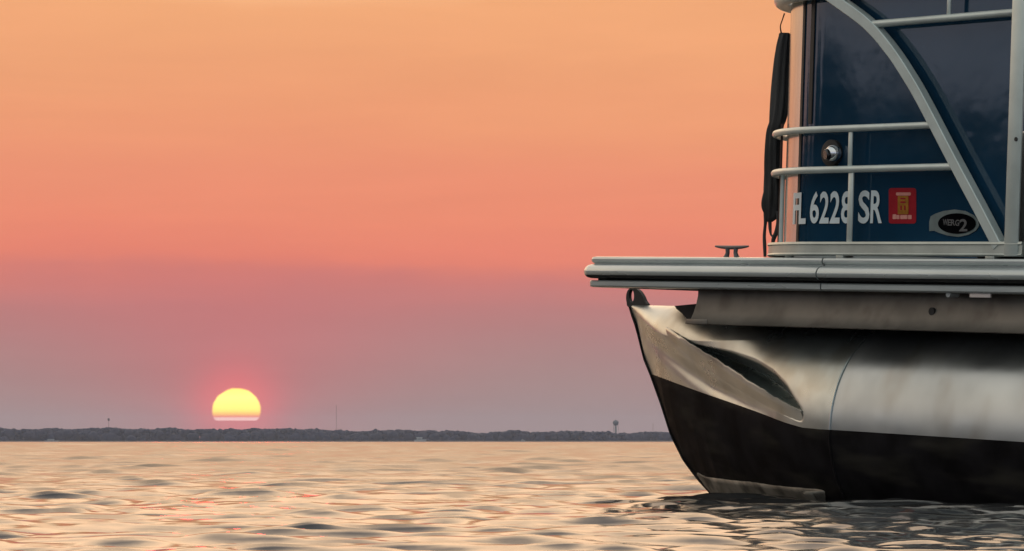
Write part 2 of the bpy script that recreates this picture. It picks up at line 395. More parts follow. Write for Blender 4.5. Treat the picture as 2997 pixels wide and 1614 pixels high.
# diagonal brace tube (curved, square section)
DG = [(2412,-26),(2452,2),(2544,71),(2612,149),(2665,229),(2708,304),(2795,471),(2879,629),(2927,722)]
L2 = smooth_line(DG, 50); pts = [U(x, y, YR+.002) for x, y in L2]
bm = MB()
V = []; n = len(pts)
for i in range(n):
    t = (pts[min(i+1, n-1)]-pts[max(i-1, 0)]).normalized(); nn = Vector((t.z, 0, -t.x))
    hw = .0150
    for (s, y) in ((-1, -.0115), (-.86, -.0135), (.86, -.0135), (1, -.0115), (1, .0125), (-1, .0125)):
        V.append(pts[i]+nn*hw*s+Vector((0, y, 0)))
Fc = [(i*6+k, i*6+(k+1)%6, (i+1)*6+(k+1)%6, (i+1)*6+k) for i in range(n-1) for k in range(6)] + [tuple(range(6)), tuple((n-1)*6+k for k in range(6))]
bm.add(V, Fc); bm.build('diagonal_brace', M['rail'], boat, sharp=40)
# posts
def post(px, y0, y1, wpx, y=YR, nm='post', dep=.022):
    a = U(px-wpx/2, y0, y-dep/2); b = U(px+wpx/2, y1, y-dep/2)
    mb = MB(); mb.box((a.x, y-dep/2, min(a.z, b.z)), (b.x, y+dep/2, max(a.z, b.z)), bev=.002)
    return mb.build(nm, M['rail'], boat)
post(2487, 383, 500-8, 8, dep=.005, y=YR+.002); post(2487, 499, 712, 8, dep=.005, y=YR+.002)
post(2776, -26, 50, 8, dep=.005, y=YR+.002)
pm = post(2970, -20, 751, 14, dep=.006, y=YR-.010)
a = U(2973, 408, YR-.0145); mb = MB(); mb.tube([(a.x, YR-.0149, a.z), (a.x, YR-.008, a.z)], .0055, 10); mb.build('post_hole', M['gasket'], pm)  # black disc put in for the small dark hole in the post
pz = post(3034, -20, 751, 20, dep=.009, y=YR-.010)
tp = [on_c for on_c in arc(uc, YP+RP, RP+.0022, 222, 252, 12)]
refl_strip = sweep('corner_reflection_strip', [(x, y) for x, y in tp], [(0, pz1), (0, TOPR-.012), (.0019, TOPR-.012), (.0019, pz1)], M['refl_strip'], boat)  # added pale strip in place of sky reflected by the curved panel corner
tp = arc(uc, YP+RP, RP+.003, 252.2, 254.2, 3); sweep('corner_dark_stripe', tp, [(0, pz1), (0, TOPR-.012), (.0027, TOPR-.012), (.0027, pz1)], M['gasket'], boat)  # dark stripes added for the reflections in the curved corner, also next line
tp = arc(uc, YP+RP, RP+.0035, 259.5, 262.0, 3); sweep('corner_dark_stripe', tp, [(0, zA+.02), (0, TOPR-.012), (.0032, TOPR-.012), (.0032, zA+.02)], M['gasket'], boat)
# vertical edge of the front frame seen past the corner
def on_corner(ang, off): return (uc-(RP+off)*math.cos(rad(ang)), YP+RP-(RP+off)*math.sin(rad(ang)))
x, y = on_corner(50, .010); mb = MB(); mb.tube([(x, y, pz1-.002), (x, y, zB)], .0065, 10); mb.build('post', M['rail'], boat)
x, y = on_corner(48, .016)
mb = MB(); mb.tube([(x, y, pz1), (x+.001, y-.001, zB), (x-.001, y+.001, zA+.03)], .0035, 8); mb.build('edge_cord', M['cord'], boat)

# ------------------------------------------------------------------ writing and emblem on the panel
PPATH = arc(uc, YP+RP, RP, 180, 270, 60) + [(uend, YP)]
def on_panel(xp, z, off):
    """xp: unrolled coordinate measured along u (xp < uc wraps round the corner)"""
    if xp >= uc: return (xp, YP-off, z)
    s = (uc-xp)/RP; return (uc-(RP+off)*math.sin(s), YP+RP-(RP+off)*math.cos(s), z)
def xp_at(px, py):
    """unrolled panel coordinate whose projection is px"""
    a = U(px, py, YP)
    if a.x >= uc: return a.x
    xs = np.linspace(uc-RP*rad(37), uc, 400); P = np.array([on_panel(x, a.z, 0) for x in xs]); X, _ = proj(P)
    return float(np.interp(px, X, xs)) if X[0] < X[-1] else float(xs[np.argmin(abs(X-px))])
def textmesh(s, embolden=.0):
    c = bpy.data.curves.new('t', 'FONT'); c.body = s; c.offset = embolden; c.resolution_u = 4
    o = bpy.data.objects.new('t', c); COL.objects.link(o)
    dg = bpy.context.evaluated_depsgraph_get(); me = bpy.data.meshes.new_from_object(o.evaluated_get(dg))
    bmm = bmesh.new(); bmm.from_mesh(me); bmesh.ops.triangulate(bmm, faces=bmm.faces[:])
    for _ in range(1):
        bmesh.ops.subdivide_edges(bmm, edges=[e for e in bmm.edges if e.calc_length() > .15], cuts=2)
    bmesh.ops.triangulate(bmm, faces=bmm.faces[:])
    V = np.array([v.co[:] for v in bmm.verts]); Fc = [[v.index for v in f.verts] for f in bmm.faces]
    bmm.free(); bpy.data.objects.remove(o); bpy.data.meshes.remove(me); bpy.data.curves.remove(c)
    return V, Fc
def letter(mb, ch, x0, x1, ytop, ybot, off=.0012, mi=0, bold=.03, y=None, pyc=None):
    V, Fc = textmesh(ch, bold)
    mn, mx = V.min(0), V.max(0)
    u0, u1 = xp_at(x0, (ytop+ybot)/2), xp_at(x1, (ytop+ybot)/2)
    zt_, zb_ = U((x0+x1)/2, ytop, YP).z, U((x0+x1)/2, ybot, YP).z
    out = []
    for v in V:
        a = (v[0]-mn[0])/(mx[0]-mn[0]); b = (v[1]-mn[1])/(mx[1]-mn[1])
        out.append(on_panel(u0+(u1-u0)*a, zb_+(zt_-zb_)*b, off))
    mb.add(out, Fc, mi)
mb = MB()
for ch, x0, x1, yt, yb in (('F',2325,2344,564,656), ('L',2342,2362,563,656), ('6',2374,2400,561,655), ('2',2402,2429,561,655), ('2',2432,2461,560,655),
                           ('8',2465,2495,560,655), ('S',2515,2548,558,655), ('R',2551,2585,558,654)):
    letter(mb, ch, x0, x1, yt, yb, bold=.02, off=.0036)
mb.build('registration_number', M['white'], panel)
def panel_poly(mb, pts, off, mi=0, th=.0008):
    """flat decal from photo outline, thin slab on the panel"""
    n = len(pts); A = []; B = []
    for (x, y) in pts:
        a = U(x, y, YP); A.append(on_panel(a.x, a.z, off)); B.append(on_panel(a.x, a.z, off-th))
    mb.add(A+B, [tuple(range(n))]+[(i, (i+1)%n, n+(i+1)%n, n+i) for i in range(n)], mi)
def rrect(x0, y0, x1, y1, r, n=4):
    P = []
    for cx, cy, a0 in ((x1-r, y0+r, -90), (x1-r, y1-r, 0), (x0+r, y1-r, 90), (x0+r, y0+r, 180)):
        P += [(cx+r*math.cos(rad(a0+90*i/n)), cy+r*math.sin(rad(a0+90*i/n))) for i in range(n+1)]
    return P
mb = MB()
panel_poly(mb, rrect(2602, 551, 2682, 655, 8), .0012, 0)
panel_poly(mb, rrect(2624, 564, 2667, 573, 3), .0020, 1)
panel_poly(mb, rrect(2629, 574, 2660, 628, 3), .0020, 2)
for (x0, y0, x1, y1) in ((2637, 580, 2652, 584), (2637, 590, 2652, 595), (2637, 602, 2641, 616), (2648, 602, 2652, 616)):
    panel_poly(mb, rrect(x0, y0, x1, y1, 1.5), .0028, 0)
for i, wv in enumerate((9, 7, 10, 8, 9)):
    x0 = 2614+i*11.2; panel_poly(mb, rrect(x0, 630+(i==0)*-2, x0+wv+1.5, 642, 2), .0020, 1)
mb.build('registration_sticker', [M['red'], M['pink'], M['gold']], panel)
def ell(cx, cy, a, b, n=40, rot=0): return [(cx+a*math.cos(2*math.pi*i/n), cy+b*math.sin(2*math.pi*i/n)) for i in range(n)]
mb = MB()
panel_poly(mb, [(2722,650),(2726,634),(2740,626),(2764,618),(2795,614),(2826,618),(2850,630),(2866,646),(2868,660),(2858,676),(2836,688),(2806,694),(2775,690),(2750,682),(2736,676),(2722,677)], .003, 0, .0025)
panel_poly(mb, ell(2804, 655, 55, 30), .0050, 2)
for ch, x0, x1, yt, yb in (('W',2764,2778,642,660), ('E',2778,2788,643,661), ('R',2788,2800,643,661), ('G',2800,2812,644,662), ('2',2812,2836,642,678)):
    letter(mb, ch, x0, x1, yt, yb, off=.0058, mi=3, bold=.02)
mb.build('maker_emblem', [M['silver'], M['silver'], M['emblack'], M['emtext']], panel)

# docking light let into the panel
dl = U(2440, 449, YP)
mb = MB(); mb.tube([(dl.x, YP-.001, dl.z), (dl.x, YP-.012, dl.z), (dl.x, YP-.0135, dl.z)], [.036, .036, .033], 32)
house = mb.build('docking_light', M['gasket'], boat, sharp=30)
a = U(2436, 449, YP-.02)
# ball shaped chrome bullet with dark eye
bmm = bmesh.new(); bmesh.ops.create_uvsphere(bmm, u_segments=32, v_segments=20, radius=.0235)
me = bpy.data.meshes.new('lamp_bullet'); bmm.to_mesh(me); bmm.free(); o = link('lamp_bullet', me, M['chrome'], house); o.location = (a.x, YP-.016, a.z)
mb = MB(); c0 = Vector((a.x-.004, YP-.034, a.z-.004)); dd = Vector((-.35, -1, -.15)).normalized()
mb.tube([c0-dd*.006, c0+dd*.004, c0+dd*.0075], [.0155, .0155, .013], 24); mb.build('lens', M['lens'], house)

# inside: seat backs behind the fence so that it is not hollow
mb = MB(); mb.box((uc+.5, .10, .09), (UE-.3, .55, .42), bev=.02); mb.build('bench_seat', M['vinyl'], boat)

# ------------------------------------------------------------------ pontoon tube and nose
YC, RT = .315, .305
sm = U(2441, 1259, YC-RT); ZC = sm.z+.003; USEAM = U(2428, 1259, YC-RT).x
STEM = [(1844,893),(1850,915),(1866,960),(1888,1050),(1907,1096),(1939,1185),(1967,1273),(2004,1347),(2046,1403),(2097,1459),(2150,1500),(2230,1545)]
S3 = [U(x, y, YC) for x, y in STEM]
su = np.array([p.x for p in S3]); sz = np.array([p.z for p in S3])
zbot = ZC-RT
# keel line blends into the tube bottom at the seam
su = np.append(su, [su[-1]+(USEAM-su[-1])*.45, USEAM]); sz = np.append(sz, [zbot+.012, zbot])
order = np.argsort(su); su, sz = su[order], sz[order]
for i in range(len(sz)-2, -1, -1): sz[i] = max(sz[i], sz[i+1]+1e-5)
UST = su[0]
ztop0 = S3[0].z
def zkeel(u): return np.interp(u, su, sz)
def ztop(u):
    s = (u-UST)/(USEAM-UST); f = np.clip((s-.25)/.75, 0, 1); f = f*f*(3-2*f)
    return ztop0*(1-f)+(ZC+RT)*f
def H(u, a):
    """nose surface, a 0 keel .. 1 top centre line"""
    s = np.clip((u-UST)/(USEAM-UST), 0, 1); zk, zt_ = zkeel(u), ztop(u)
    e = s**1.15; e = e*e*(3-2*e)*.45+e*.55
    wmax = RT*(1-(1-s)**1.75)
    circ = np.sin(math.pi*a); zc_ = .5-.5*np.cos(math.pi*a)
    vee = np.where(a < .80, (np.clip(a/.80, 0, 1))**.95, np.sqrt(np.clip(1-((a-.80)/.20)**2, 0, 1)))
    zv = a
    g = circ*e + vee*(1-e); zz = zc_*e+zv*(1-e)
    return np.stack([u*np.ones_like(g), YC-wmax*g, zk+(zt_-zk)*zz], -1)
PAINT = [(1800,1060),(1911,1097),(2060,1152),(2218,1208),(2300,1238),(2348,1252),(2400,1257),(2441,1259),(2683,1280),(2915,1301),(2997,1306)]
ppx, ppy = np.array(PAINT).T
PX_T = [(2000,1008),(2060,1022),(2140,1036),(2210,1056),(2262,1086),(2300,1126),(2325,1170),(2346,1206)]   # upper lip of the recess
PX_E = [(1950,958),(1990,984),(2040,1018),(2110,1060),(2200,1120),(2290,1176),(2346,1204)]                  # upper edge of the spray fin
tx, ty = np.array(PX_T).T; ex, ey = np.array(PX_E).T
NU, NA = 200, 230
uu = UST+(USEAM-UST)*(np.linspace(0, 1, NU)**1.35)
V = np.zeros((NU, NA, 3)); NB = 70
for i, u in enumerate(uu):
    aa = np.linspace(0, .97, 500); P = H(np.full(500, u), aa); X, Y = proj(P); f = Y-np.interp(X, ppx, ppy)
    k = np.argmax(f < 0); k = max(k, 1); ap = aa[k-1]+(aa[k]-aa[k-1])*(f[k-1]/(f[k-1]-f[k]) if f[k-1] > f[k] else .5) if f[0] > 0 else .002
    ap = float(np.clip(ap, .004, .9))
    ar = np.concatenate([np.linspace(0, ap, NB), np.linspace(ap, 1, NA-NB+1)[1:]])
    V[i] = H(np.full(NA, u), ar)
# recess above the fin + soft fold below it
X, Y = proj(V)
T_ = np.interp(X, tx, ty, left=9e3, right=9e3); E_ = np.interp(X, ex, ey, left=9e3, right=9e3)
inside = (X > 2000) & (X < 2346) & (Y > T_-10) & (Y < E_+38)
wid = np.sin(np.clip((X-2000)/346, 0, 1)*math.pi)**.8
dep = np.clip((Y-T_+10)/np.maximum(E_+18-T_, 20), 0, 1)**1.7*wid*.115*np.clip((E_+34-Y)/22, 0, 1)
V[..., 1] += np.where(inside, dep, 0)
FO = [(1856,925),(1885,978),(1940,1030),(2010,1085),(2080,1132),(2180,1180),(2260,1212)]
fx, fy = np.array(FO).T; Fo = np.interp(X, fx, fy); fw = np.sin(np.clip((X-1850)/420, 0, 1)*math.pi)**.6
V[..., 1] += .010*fw*np.exp(-((Y-Fo)/24)**2) - .003*fw*np.exp(-((Y-(Fo-48))/30)**2)
near = V.reshape(-1, 3); far = near.copy(); far[:, 1] = 2*YC-far[:, 1]
Fc = []; mi = []
for s in (0, 1):
    o0 = s*NU*NA
    for i in range(NU-1):
        for j in range(NA-1):
            q = (o0+i*NA+j, o0+(i+1)*NA+j, o0+(i+1)*NA+j+1, o0+i*NA+j+1)
            Fc.append(q if s == 0 else q[::-1]); mi.append(1 if j < NB-1 else 0)
pont = bpy.data.objects.new('pontoon', None)
# main tube
seg = 96; TE = UE
Vt = []; xs = [USEAM, USEAM+.004, USEAM+.4, 1.2, 2.2, 3.2, TE]
zpaint = math.asin(max(-.3, min(.3, (-.003)/RT)))
angs = [zpaint+2*math.pi*k/seg for k in range(seg)]
for x in xs:
    for q in angs: Vt.append((x, YC-RT*math.cos(q), ZC+RT*math.sin(q)))
Ft = []; mt = []
for i in range(len(xs)-1):
    for k in range(seg):
        Ft.append((i*seg+k, i*seg+(k+1)%seg, (i+1)*seg+(k+1)%seg, (i+1)*seg+k)); mt.append(0 if k < seg//2 else 1)
Ft += [tuple((len(xs)-1)*seg+k for k in range(seg))]; mt.append(0)
pont = pydata('pontoon', Vt, Ft, [M['hull'], M['antifoul']], boat, True, 40, mt)
nose = pydata('nose_cone', np.vstack([near, far]), Fc, [M['nose'], M['antifoul']], pont, True, 60, mi)
# weld bead on the seam
mb = MB(); mb.tube([(USEAM+.001, YC-(RT+.0004)*math.cos(q), ZC+(RT+.0004)*math.sin(q)) for q in np.linspace(zpaint, 1.5, 40)], .0032, 8)
mb.tube([(USEAM+.001, YC-(RT+.0004)*math.cos(q), ZC+(RT+.0004)*math.sin(q)) for q in np.linspace(-1.3, zpaint-.001, 40)], .0036, 8, mi=1); mb.build('weld_seam', [M['nose'], M['antifoul']], pont)
for du in ():
    mb = MB(); mb.tube([(USEAM+du, YC-(RT)*math.cos(q), ZC+(RT)*math.sin(q)) for q in np.linspace(.02, 1.4, 50)], .0016, 6); mb.build('weld_seam', M['nose'], pont)
# keel / stem bar
kk = []
for u in np.linspace(UST+.0005, USEAM+.2, 90):
    z = float(zkeel(min(u, USEAM))); kk.append((u-.002, YC, z))
mb = MB(); mb.tube(kk, .0052, 8); mb.build('stem_bar', M['antifoul'], pont)
# nose top plate
tops = [(UST+ (u), ) for u in ()]
# spray fin
def hull_at(px, py):
    d = (X-px)**2+(Y-py)**2; i = np.unravel_index(np.argmin(d), d.shape); ii = np.argpartition(d.ravel(), 8)[:8]; dd_ = d.ravel()[ii]; w_ = 1/(dd_+.6)**1.2; return (V0.reshape(-1, 3)[ii]*w_[:, None]).sum(0)/w_.sum()
V0 = V.copy(); V0[..., 1] -= np.where(inside, dep, 0)
E2 = smooth_line(PX_E, 60); nE = len(E2); VV = []
for i, (px, py) in enumerate(E2):
    s = i/(nE-1); gap = 14+20*math.sin(math.pi*s)**.7
    base = Vector(hull_at(px, py)); lift = .004+.016*math.sin(math.pi*min(1, s*1.02))**.8
    G_ = gap*1.6+8
    e0 = U(px, py + (1.1*math.sin(i*1.7)+1.3*math.sin(i*.83+1)+.8*math.sin(i*2.9))*(.35+s)*(1 if s < .8 else .3), base.y-lift)
    ring_ = [e0+Vector((0, .003, .001)), e0]
    for f in (.12, .28, .46, .66, .86, 1.05):
        hp = Vector(hull_at(px+5*f, py+G_*f)); ring_.append(hp+Vector((0, .0012*min(1, max(0, (f-.6)/.3))-lift*max(0, 1-f)**2.0, 0)))
    ring_.append(ring_[-1]+Vector((0, .012, 0)))
    VV += ring_
K9 = 9
Ff = [(i*K9+k, i*K9+k+1, (i+1)*K9+k+1, (i+1)*K9+k) for i in range(nE-1) for k in range(K9-1)]
pydata('spray_fin', VV, Ff, M['nose'], pont, True, 50)
# keel guard patch on the lower nose
G0 = smooth_line([(2043,1384),(2070,1396),(2130,1405),(2200,1412),(2260,1421),(2330,1428),(2400,1434),(2449,1441)], 40)
VV = []; n = len(G0)
for i, (px, py) in enumerate(G0):
    for k in range(7):
        yb = np.interp(px, [2043,2097,2180,2300,2449], [1390,1468,1488,1492,1494])
        p = Vector(hull_at(px, py+(yb-py)*k/6)) if px < 2420 else None
        if p is None: 
            pa = U(px, py+(yb-py)*k/6, .16); ang = math.asin(max(-1, min(1, (pa.z-ZC)/RT))); p = Vector((pa.x, YC-RT*math.cos(ang), pa.z)); 
        VV.append(p+Vector((0, -.004, -.001)))
Fg = [(i*7+k, i*7+k+1, (i+1)*7+k+1, (i+1)*7+k) for i in range(n-1) for k in range(6)]
o = pydata('keel_guard', VV, Fg, M['guard'], pont, True, 40)
sd = o.modifiers.new('s', 'SOLIDIFY'); sd.thickness = .004; sd.offset = -1
# bow eye
E = [(1853,841),(1861,843),(1874,852),(1884,866),(1890,880),(1896,897),(1846,900),(1838,884),(1837,866),(1842,850)]
hole = ell(1852, 867, 8, 19, 20)
bmm = bmesh.new()
def ringv(pts, y): return [bmm.verts.new(U(x, yy_, YC)*1.0+Vector((0, y, 0))) for x, yy_ in pts]
outl = [tuple(p) for p in smooth_line(E+[E[0]], 40)[:-1]]
cx0, cy0 = 1852, 867
outl.sort(key=lambda p: math.atan2(p[1]-cy0, p[0]-cx0))
N_ = 40
hol = [(cx0+8*math.cos(math.atan2(p[1]-cy0, p[0]-cx0)), cy0+19*math.sin(math.atan2(p[1]-cy0, p[0]-cx0))) for p in outl]
n = len(outl)
A, B, C_, D_ = ringv(outl, -.006), ringv(hol, -.006), ringv(outl, .006), ringv(hol, .006)
for i in range(n):
    j = (i+1) % n
    bmm.faces.new((A[i], A[j], B[j], B[i])); bmm.faces.new((C_[j], C_[i], D_[i], D_[j])); bmm.faces.new((A[j], A[i], C_[i], C_[j])); bmm.faces.new((B[i], B[j], D_[j], D_[i]))
bmesh.ops.recalc_face_normals(bmm, faces=bmm.faces[:])
me = bpy.data.meshes.new('bow_eye'); bmm.to_mesh(me); bmm.free(); link('bow_eye', me, M['gasket'], pont, smooth=False)
# added dark wedge in place of the shaded opening behind the nose top
G = [(1974,896),(2036,890),(2044,935),(2016,940),(1996,918),(1980,905)]
A = [U(x, y, .20) for x, y in G]; B = [p+Vector((0, .22, 0)) for p in A]; n = len(G)
pydata('nose_opening_dark', [*A, *B], [tuple(range(n)), tuple(range(2*n-1, n-1, -1))]+[(i, n+i, n+(i+1)%n, (i+1)%n) for i in range(n)], M['gasket'], pont, False)
# riser bracket between skirt end and tube
a = U(2034, 845, .07)
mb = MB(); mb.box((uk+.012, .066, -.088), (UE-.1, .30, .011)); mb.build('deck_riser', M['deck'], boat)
# starboard pontoon: shared meshes
p2 = pont.copy(); COL.objects.link(p2); p2.parent = boat; p2.location = (0, BEAM-2*YC, 0)
for ch in list(pont.children):
    if ch.name.startswith(('nose_cone', 'stem', 'bow')):
        c = ch.copy(); COL.objects.link(c); c.parent = p2

# ------------------------------------------------------------------ furled black cloth hanging at the corner
YH = .075; XW = 0
cl = bpy.data.objects.new('hanging_cloth', None); COL.objects.link(cl); cl.matrix_world = BM @ Matrix.Translation(U(2265, 400, YH+.16))
tag(cl, 'long black furled cloth hanging from the front corner of the boat fence', 'cloth')
inv = cl.matrix_world.inverted() @ BM
YH = .19
rows = [(97,2281,2312),(110,2276,2314),(150,2268,2314),(220,2262,2312),(300,2254,2310),(352,2247,2304),(372,2245,2298),(400,2243,2287),(470,2238,2281),(530,2234,2283),(560,2229,2288),(585,2227,2291),(610,2228,2289),(628,2234,2283),(640,2238,2276),(650,2240,2262)]
R_ = smooth_line(rows, 70); VV = []; seg = 28
for i, (py, x0, x1) in enumerate(R_):
    a = U(x0, py, YH); b = U(x1, py, YH); c = (a+b)/2; hw = (b-a).length/2
    # true width across the view, as a round bundle
    hwv = (x1-x0)/2/1040
    for k in range(seg):
        q = 2*math.pi*k/seg
        fold = 1-.30*abs(math.sin(q*3.5+.9*math.sin(i*.09)+i*.02))**2 - .09*math.sin(q*9+i*.17) - .07*math.sin(i*.31+q*2)
        ro = hwv*(fold if 0 < i < 69 else .9)
        VV.append(inv @ (c + (eu_l:=Vector((math.cos(TH), math.sin(TH), 0)))*0 + Vector((math.cos(TH)*math.cos(q)*ro - math.sin(TH)*math.sin(q)*ro*.7*-1*-1, math.sin(TH)*math.cos(q)*ro+math.cos(TH)*math.sin(q)*ro*.7, 0))))
Fc = [(i*seg+k, i*seg+(k+1)%seg, (i+1)*seg+(k+1)%seg, (i+1)*seg+k) for i in range(len(R_)-1) for k in range(seg)]+[tuple(range(seg)), tuple((len(R_)-1)*seg+k for k in range(seg))]
o = pydata('cloth_bundle', VV, Fc, M['cloth'], cl, True)
def strap(pl, rpx, name, m, y=YH, flat=None):
    pl2 = smooth_line([(x, y_, r) for (x, y_), r in zip(pl, rpx)], 24)
    mb = MB(); mb.tube([inv @ U(x, y_, y) for x, y_, r in pl2], [max(.4, r)/1040 for x, y_, r in pl2], 10, flat=flat); return mb.build(name, m, cl)
strap([(2243,622),(2240,655),(2237,690),(2238,720),(2239,752)], [9,5,5,5.5,4.5], 'tail', M['cloth'])
strap([(2278,618),(2277,650),(2272,680),(2264,700),(2261,722)], [8,5.5,6.5,6.5,3.5], 'tail', M['cloth'])
strap([(2253,640),(2254,670),(2257,688),(2266,694)], [6,5,3,4], 'tail', M['cloth'])
strap([(2296,40),(2290,58),(2284,78),(2287,100)], [2.2,1.8,1.8,2.5], 'cord', M['cord'])
strap([(2305,70),(2306,100)], [5,6], 'cord', M['cord']) if False else None

# ------------------------------------------------------------------ water
def make_water():
    nr = 2100; r = np.geomspace(1.2, 9000, nr)
    th = np.concatenate([np.linspace(-180, -24, 80, endpoint=False), np.linspace(-24, -13, 60, endpoint=False), np.linspace(-13, 14, 640, endpoint=False), np.linspace(14, 26, 60, endpoint=False), np.linspace(26, 180, 80, endpoint=False)])
    tr_ = np.radians(th); nt_ = len(th)
    Rr, Tt = np.meshgrid(r, tr_, indexing='ij')
    Xw = Rr*np.sin(Tt); Yw = Rr*np.cos(Tt); Z = np.zeros_like(Xw)
    dr = Rr*math.log(9000/1.2)/nr
    dth = np.gradient(tr_); sp = np.maximum(dr*.55, Rr*dth[None, :]*.6)
    N = 120; lam = np.geomspace(.05, 5.0, N)
    DX = np.zeros_like(Z); DY = np.zeros_like(Z)
    for i in range(N):
        L = lam[i]*RNG.uniform(.9, 1.1); main = rad(RNG.choice([188, 172, 222, 140], p=[.42, .38, .10, .10])); a = main+RNG.normal(0, rad(17))
        k = 2*math.pi/L; kx, ky = k*math.sin(a), k*math.cos(a); ph = RNG.uniform(0, 6.28)
        # wave groups: calm patches between ripples
        kg = k/7; ga = RNG.uniform(0, 6.28); gp = RNG.uniform(0, 6.28)
        base = np.clip((L/sp-3.0)/3.0, 0, 1)
        # long waves only matter far away, where the short ones cannot be resolved
        longf = np.clip((Rr*.9/L - 8)/12, 0, 1) if L > 1.2 else 1.0
        q_ = np.clip((Rr/L-16)/60, 0, 1)*.8; slope = .031*(min(1.0, .26/L)**(1.15*(1-q_)))*(1+.75*q_)
        wgt = base*longf
        if not np.any(wgt > 0): continue
        amp = slope/k
        env = .32+1.15*np.clip(.45+.75*np.sin(kg*(Xw*math.sin(ga)+Yw*math.cos(ga))+gp), 0, 1.2)
        P_ = kx*Xw+ky*Yw+ph; A_ = amp*wgt*env; Z += A_*np.sin(P_)
        if L > .08: c_ = 1.25*A_*np.cos(P_)/k; DX += c_*kx; DY += c_*ky
    # calm edge: keep waves small where the camera stands
    cl_ = np.clip((Rr-1.0)/2.5, 0, 1); Z *= cl_; Xw = Xw+DX*cl_; Yw = Yw+DY*cl_
    V = np.stack([Xw, Yw, Z], -1).reshape(-1, 3).astype(np.float32)
    V = np.vstack([V, [[0, 0, 0]]]).astype(np.float32)
    i = np.arange(nr-1)[:, None]*nt_; j = np.arange(nt_)[None, :]; j2 = (j+1) % nt_
    Q = np.stack([i+j, i+nt_+j, i+nt_+j2, i+j2], -1).reshape(-1, 4)   # upward facing checked below
    Q = Q[:, ::-1]
    c = nr*nt_; T3 = np.stack([np.full(nt_, c), np.arange(nt_), (np.arange(nt_)+1) % nt_], -1)[:, ::-1]
    me = bpy.data.meshes.new('water'); nq, n3 = len(Q), len(T3)
    me.vertices.add(len(V)); me.vertices.foreach_set('co', V.ravel())
    me.loops.add(nq*4+n3*3); me.loops.foreach_set('vertex_index', np.concatenate([Q.ravel(), T3.ravel()]).astype(np.int32))
    me.polygons.add(nq+n3)
    ls = np.concatenate([np.arange(nq)*4, nq*4+np.arange(n3)*3]).astype(np.int32)
    me.polygons.foreach_set('loop_start', ls)
    me.polygons.foreach_set('use_smooth', np.ones(nq+n3, dtype=bool))
    me.update(calc_edges=True); me.validate()
    if me.polygons[1000].normal.z < 0: me.flip_normals()
    m = bpy.data.materials.new('lake_water'); m.use_nodes = True; Nn = NT(m.node_tree); b = Nn.n['Principled BSDF']
    b.inputs['Base Color'].default_value = (.030, .031, .032, 1); b.inputs['Roughness'].default_value = .035; b.inputs['IOR'].default_value = 1.333
    g = Nn.new('ShaderNodeNewGeometry'); v = g.outputs['Position']
    dist = Nn.new('ShaderNodeVectorMath', operation='LENGTH'); Nn.l.new(v, dist.inputs[0])
    lg = Nn.m('LOGARITHM', Nn.m('MAXIMUM', dist.outputs['Value'], 1.0), 10.0)
    Nn.l.new(Nn.mr(lg, .93, 1.30, .085, .235, False), b.inputs['Roughness'])
    n1 = Nn.noise(Nn.vscale(v, (1, 1.6, 1)), 16.0, 4, .6)
    n2 = Nn.noise(Nn.vscale(v, (1, 1.6, 1)), 1.1, 3, .6)
    sub = Nn.new('ShaderNodeVectorMath', operation='SUBTRACT'); Nn.l.new(n1.outputs[1], sub.inputs[0]); sub.inputs[1].default_value = (.5, .5, .5)
    sub2 = Nn.new('ShaderNodeVectorMath', operation='SUBTRACT'); Nn.l.new(n2.outputs[1], sub2.inputs[0]); sub2.inputs[1].default_value = (.5, .5, .5)
    s1 = Nn.vscale(sub.outputs[0], (.10, .16, 0)); s2 = Nn.vscale(sub2.outputs[0], (.11, .18, 0))
    ad1 = Nn.new('ShaderNodeVectorMath', operation='ADD'); Nn.l.new(s1, ad1.inputs[0]); Nn.l.new(s2, ad1.inputs[1])
    ad2 = Nn.new('ShaderNodeVectorMath', operation='ADD'); Nn.l.new(ad1.outputs[0], ad2.inputs[0]); Nn.l.new(g.outputs['Normal'], ad2.inputs[1])
    nn = Nn.new('ShaderNodeVectorMath', operation='NORMALIZE'); Nn.l.new(ad2.outputs[0], nn.inputs[0]); Nn.l.new(nn.outputs[0], b.inputs['Normal'])
    o = link('water', me, m, smooth=False); tag(o, kind='structure')
make_water()

# ------------------------------------------------------------------ far shore
FD = 3500.0
def fx_(px, d=FD): return (px-CX)/F*d
def fz_(py, d=FD): return CAMH+(HY-py)/F*d
ICO = bmesh.new(); bmesh.ops.create_icosphere(ICO, subdivisions=2, radius=1); IV = np.array([v.co[:] for v in ICO.verts]); IF = np.array([[v.index for v in f.verts] for f in ICO.faces]); ICO.free()
def lumps(name, C, S, jit, m):
    n = len(C); k = len(IV); J = 1+RNG.uniform(-jit, jit, (n, k, 1))
    V = (IV[None]*J*S[:, None, :]+C[:, None, :]).reshape(-1, 3); Fq = (IF[None]+(np.arange(n)*k)[:, None, None]).reshape(-1, 3)
    me = bpy.data.meshes.new(name); me.vertices.add(len(V)); me.vertices.foreach_set('co', V.astype(np.float32).ravel())
    me.loops.add(len(Fq)*3); me.loops.foreach_set('vertex_index', Fq.astype(np.int32).ravel()); me.polygons.add(len(Fq))
    me.polygons.foreach_set('loop_start', (np.arange(len(Fq))*3).astype(np.int32)); me.update(calc_edges=True)
    return link(name, me, m, smooth=False)
HP = [(-900,1256),(-200,1253),(0,1250),(60,1256),(160,1253),(330,1252),(390,1255),(500,1251),(560,1258),(620,1252),(700,1254),(850,1252),(900,1256),(1000,1258),(1060,1260),(1150,1257),(1320,1260),(1420,1266),(1500,1258),(1560,1265),(1660,1261),(1780,1264),(1850,1268),(1890,1262),(1960,1266),(2300,1262),(3200,1264),(4200,1264)]
hx, hy = np.array(HP, float).T
n = 3400; px = RNG.uniform(-850, 4100, n); dpt = FD+RNG.uniform(5, 120, n)
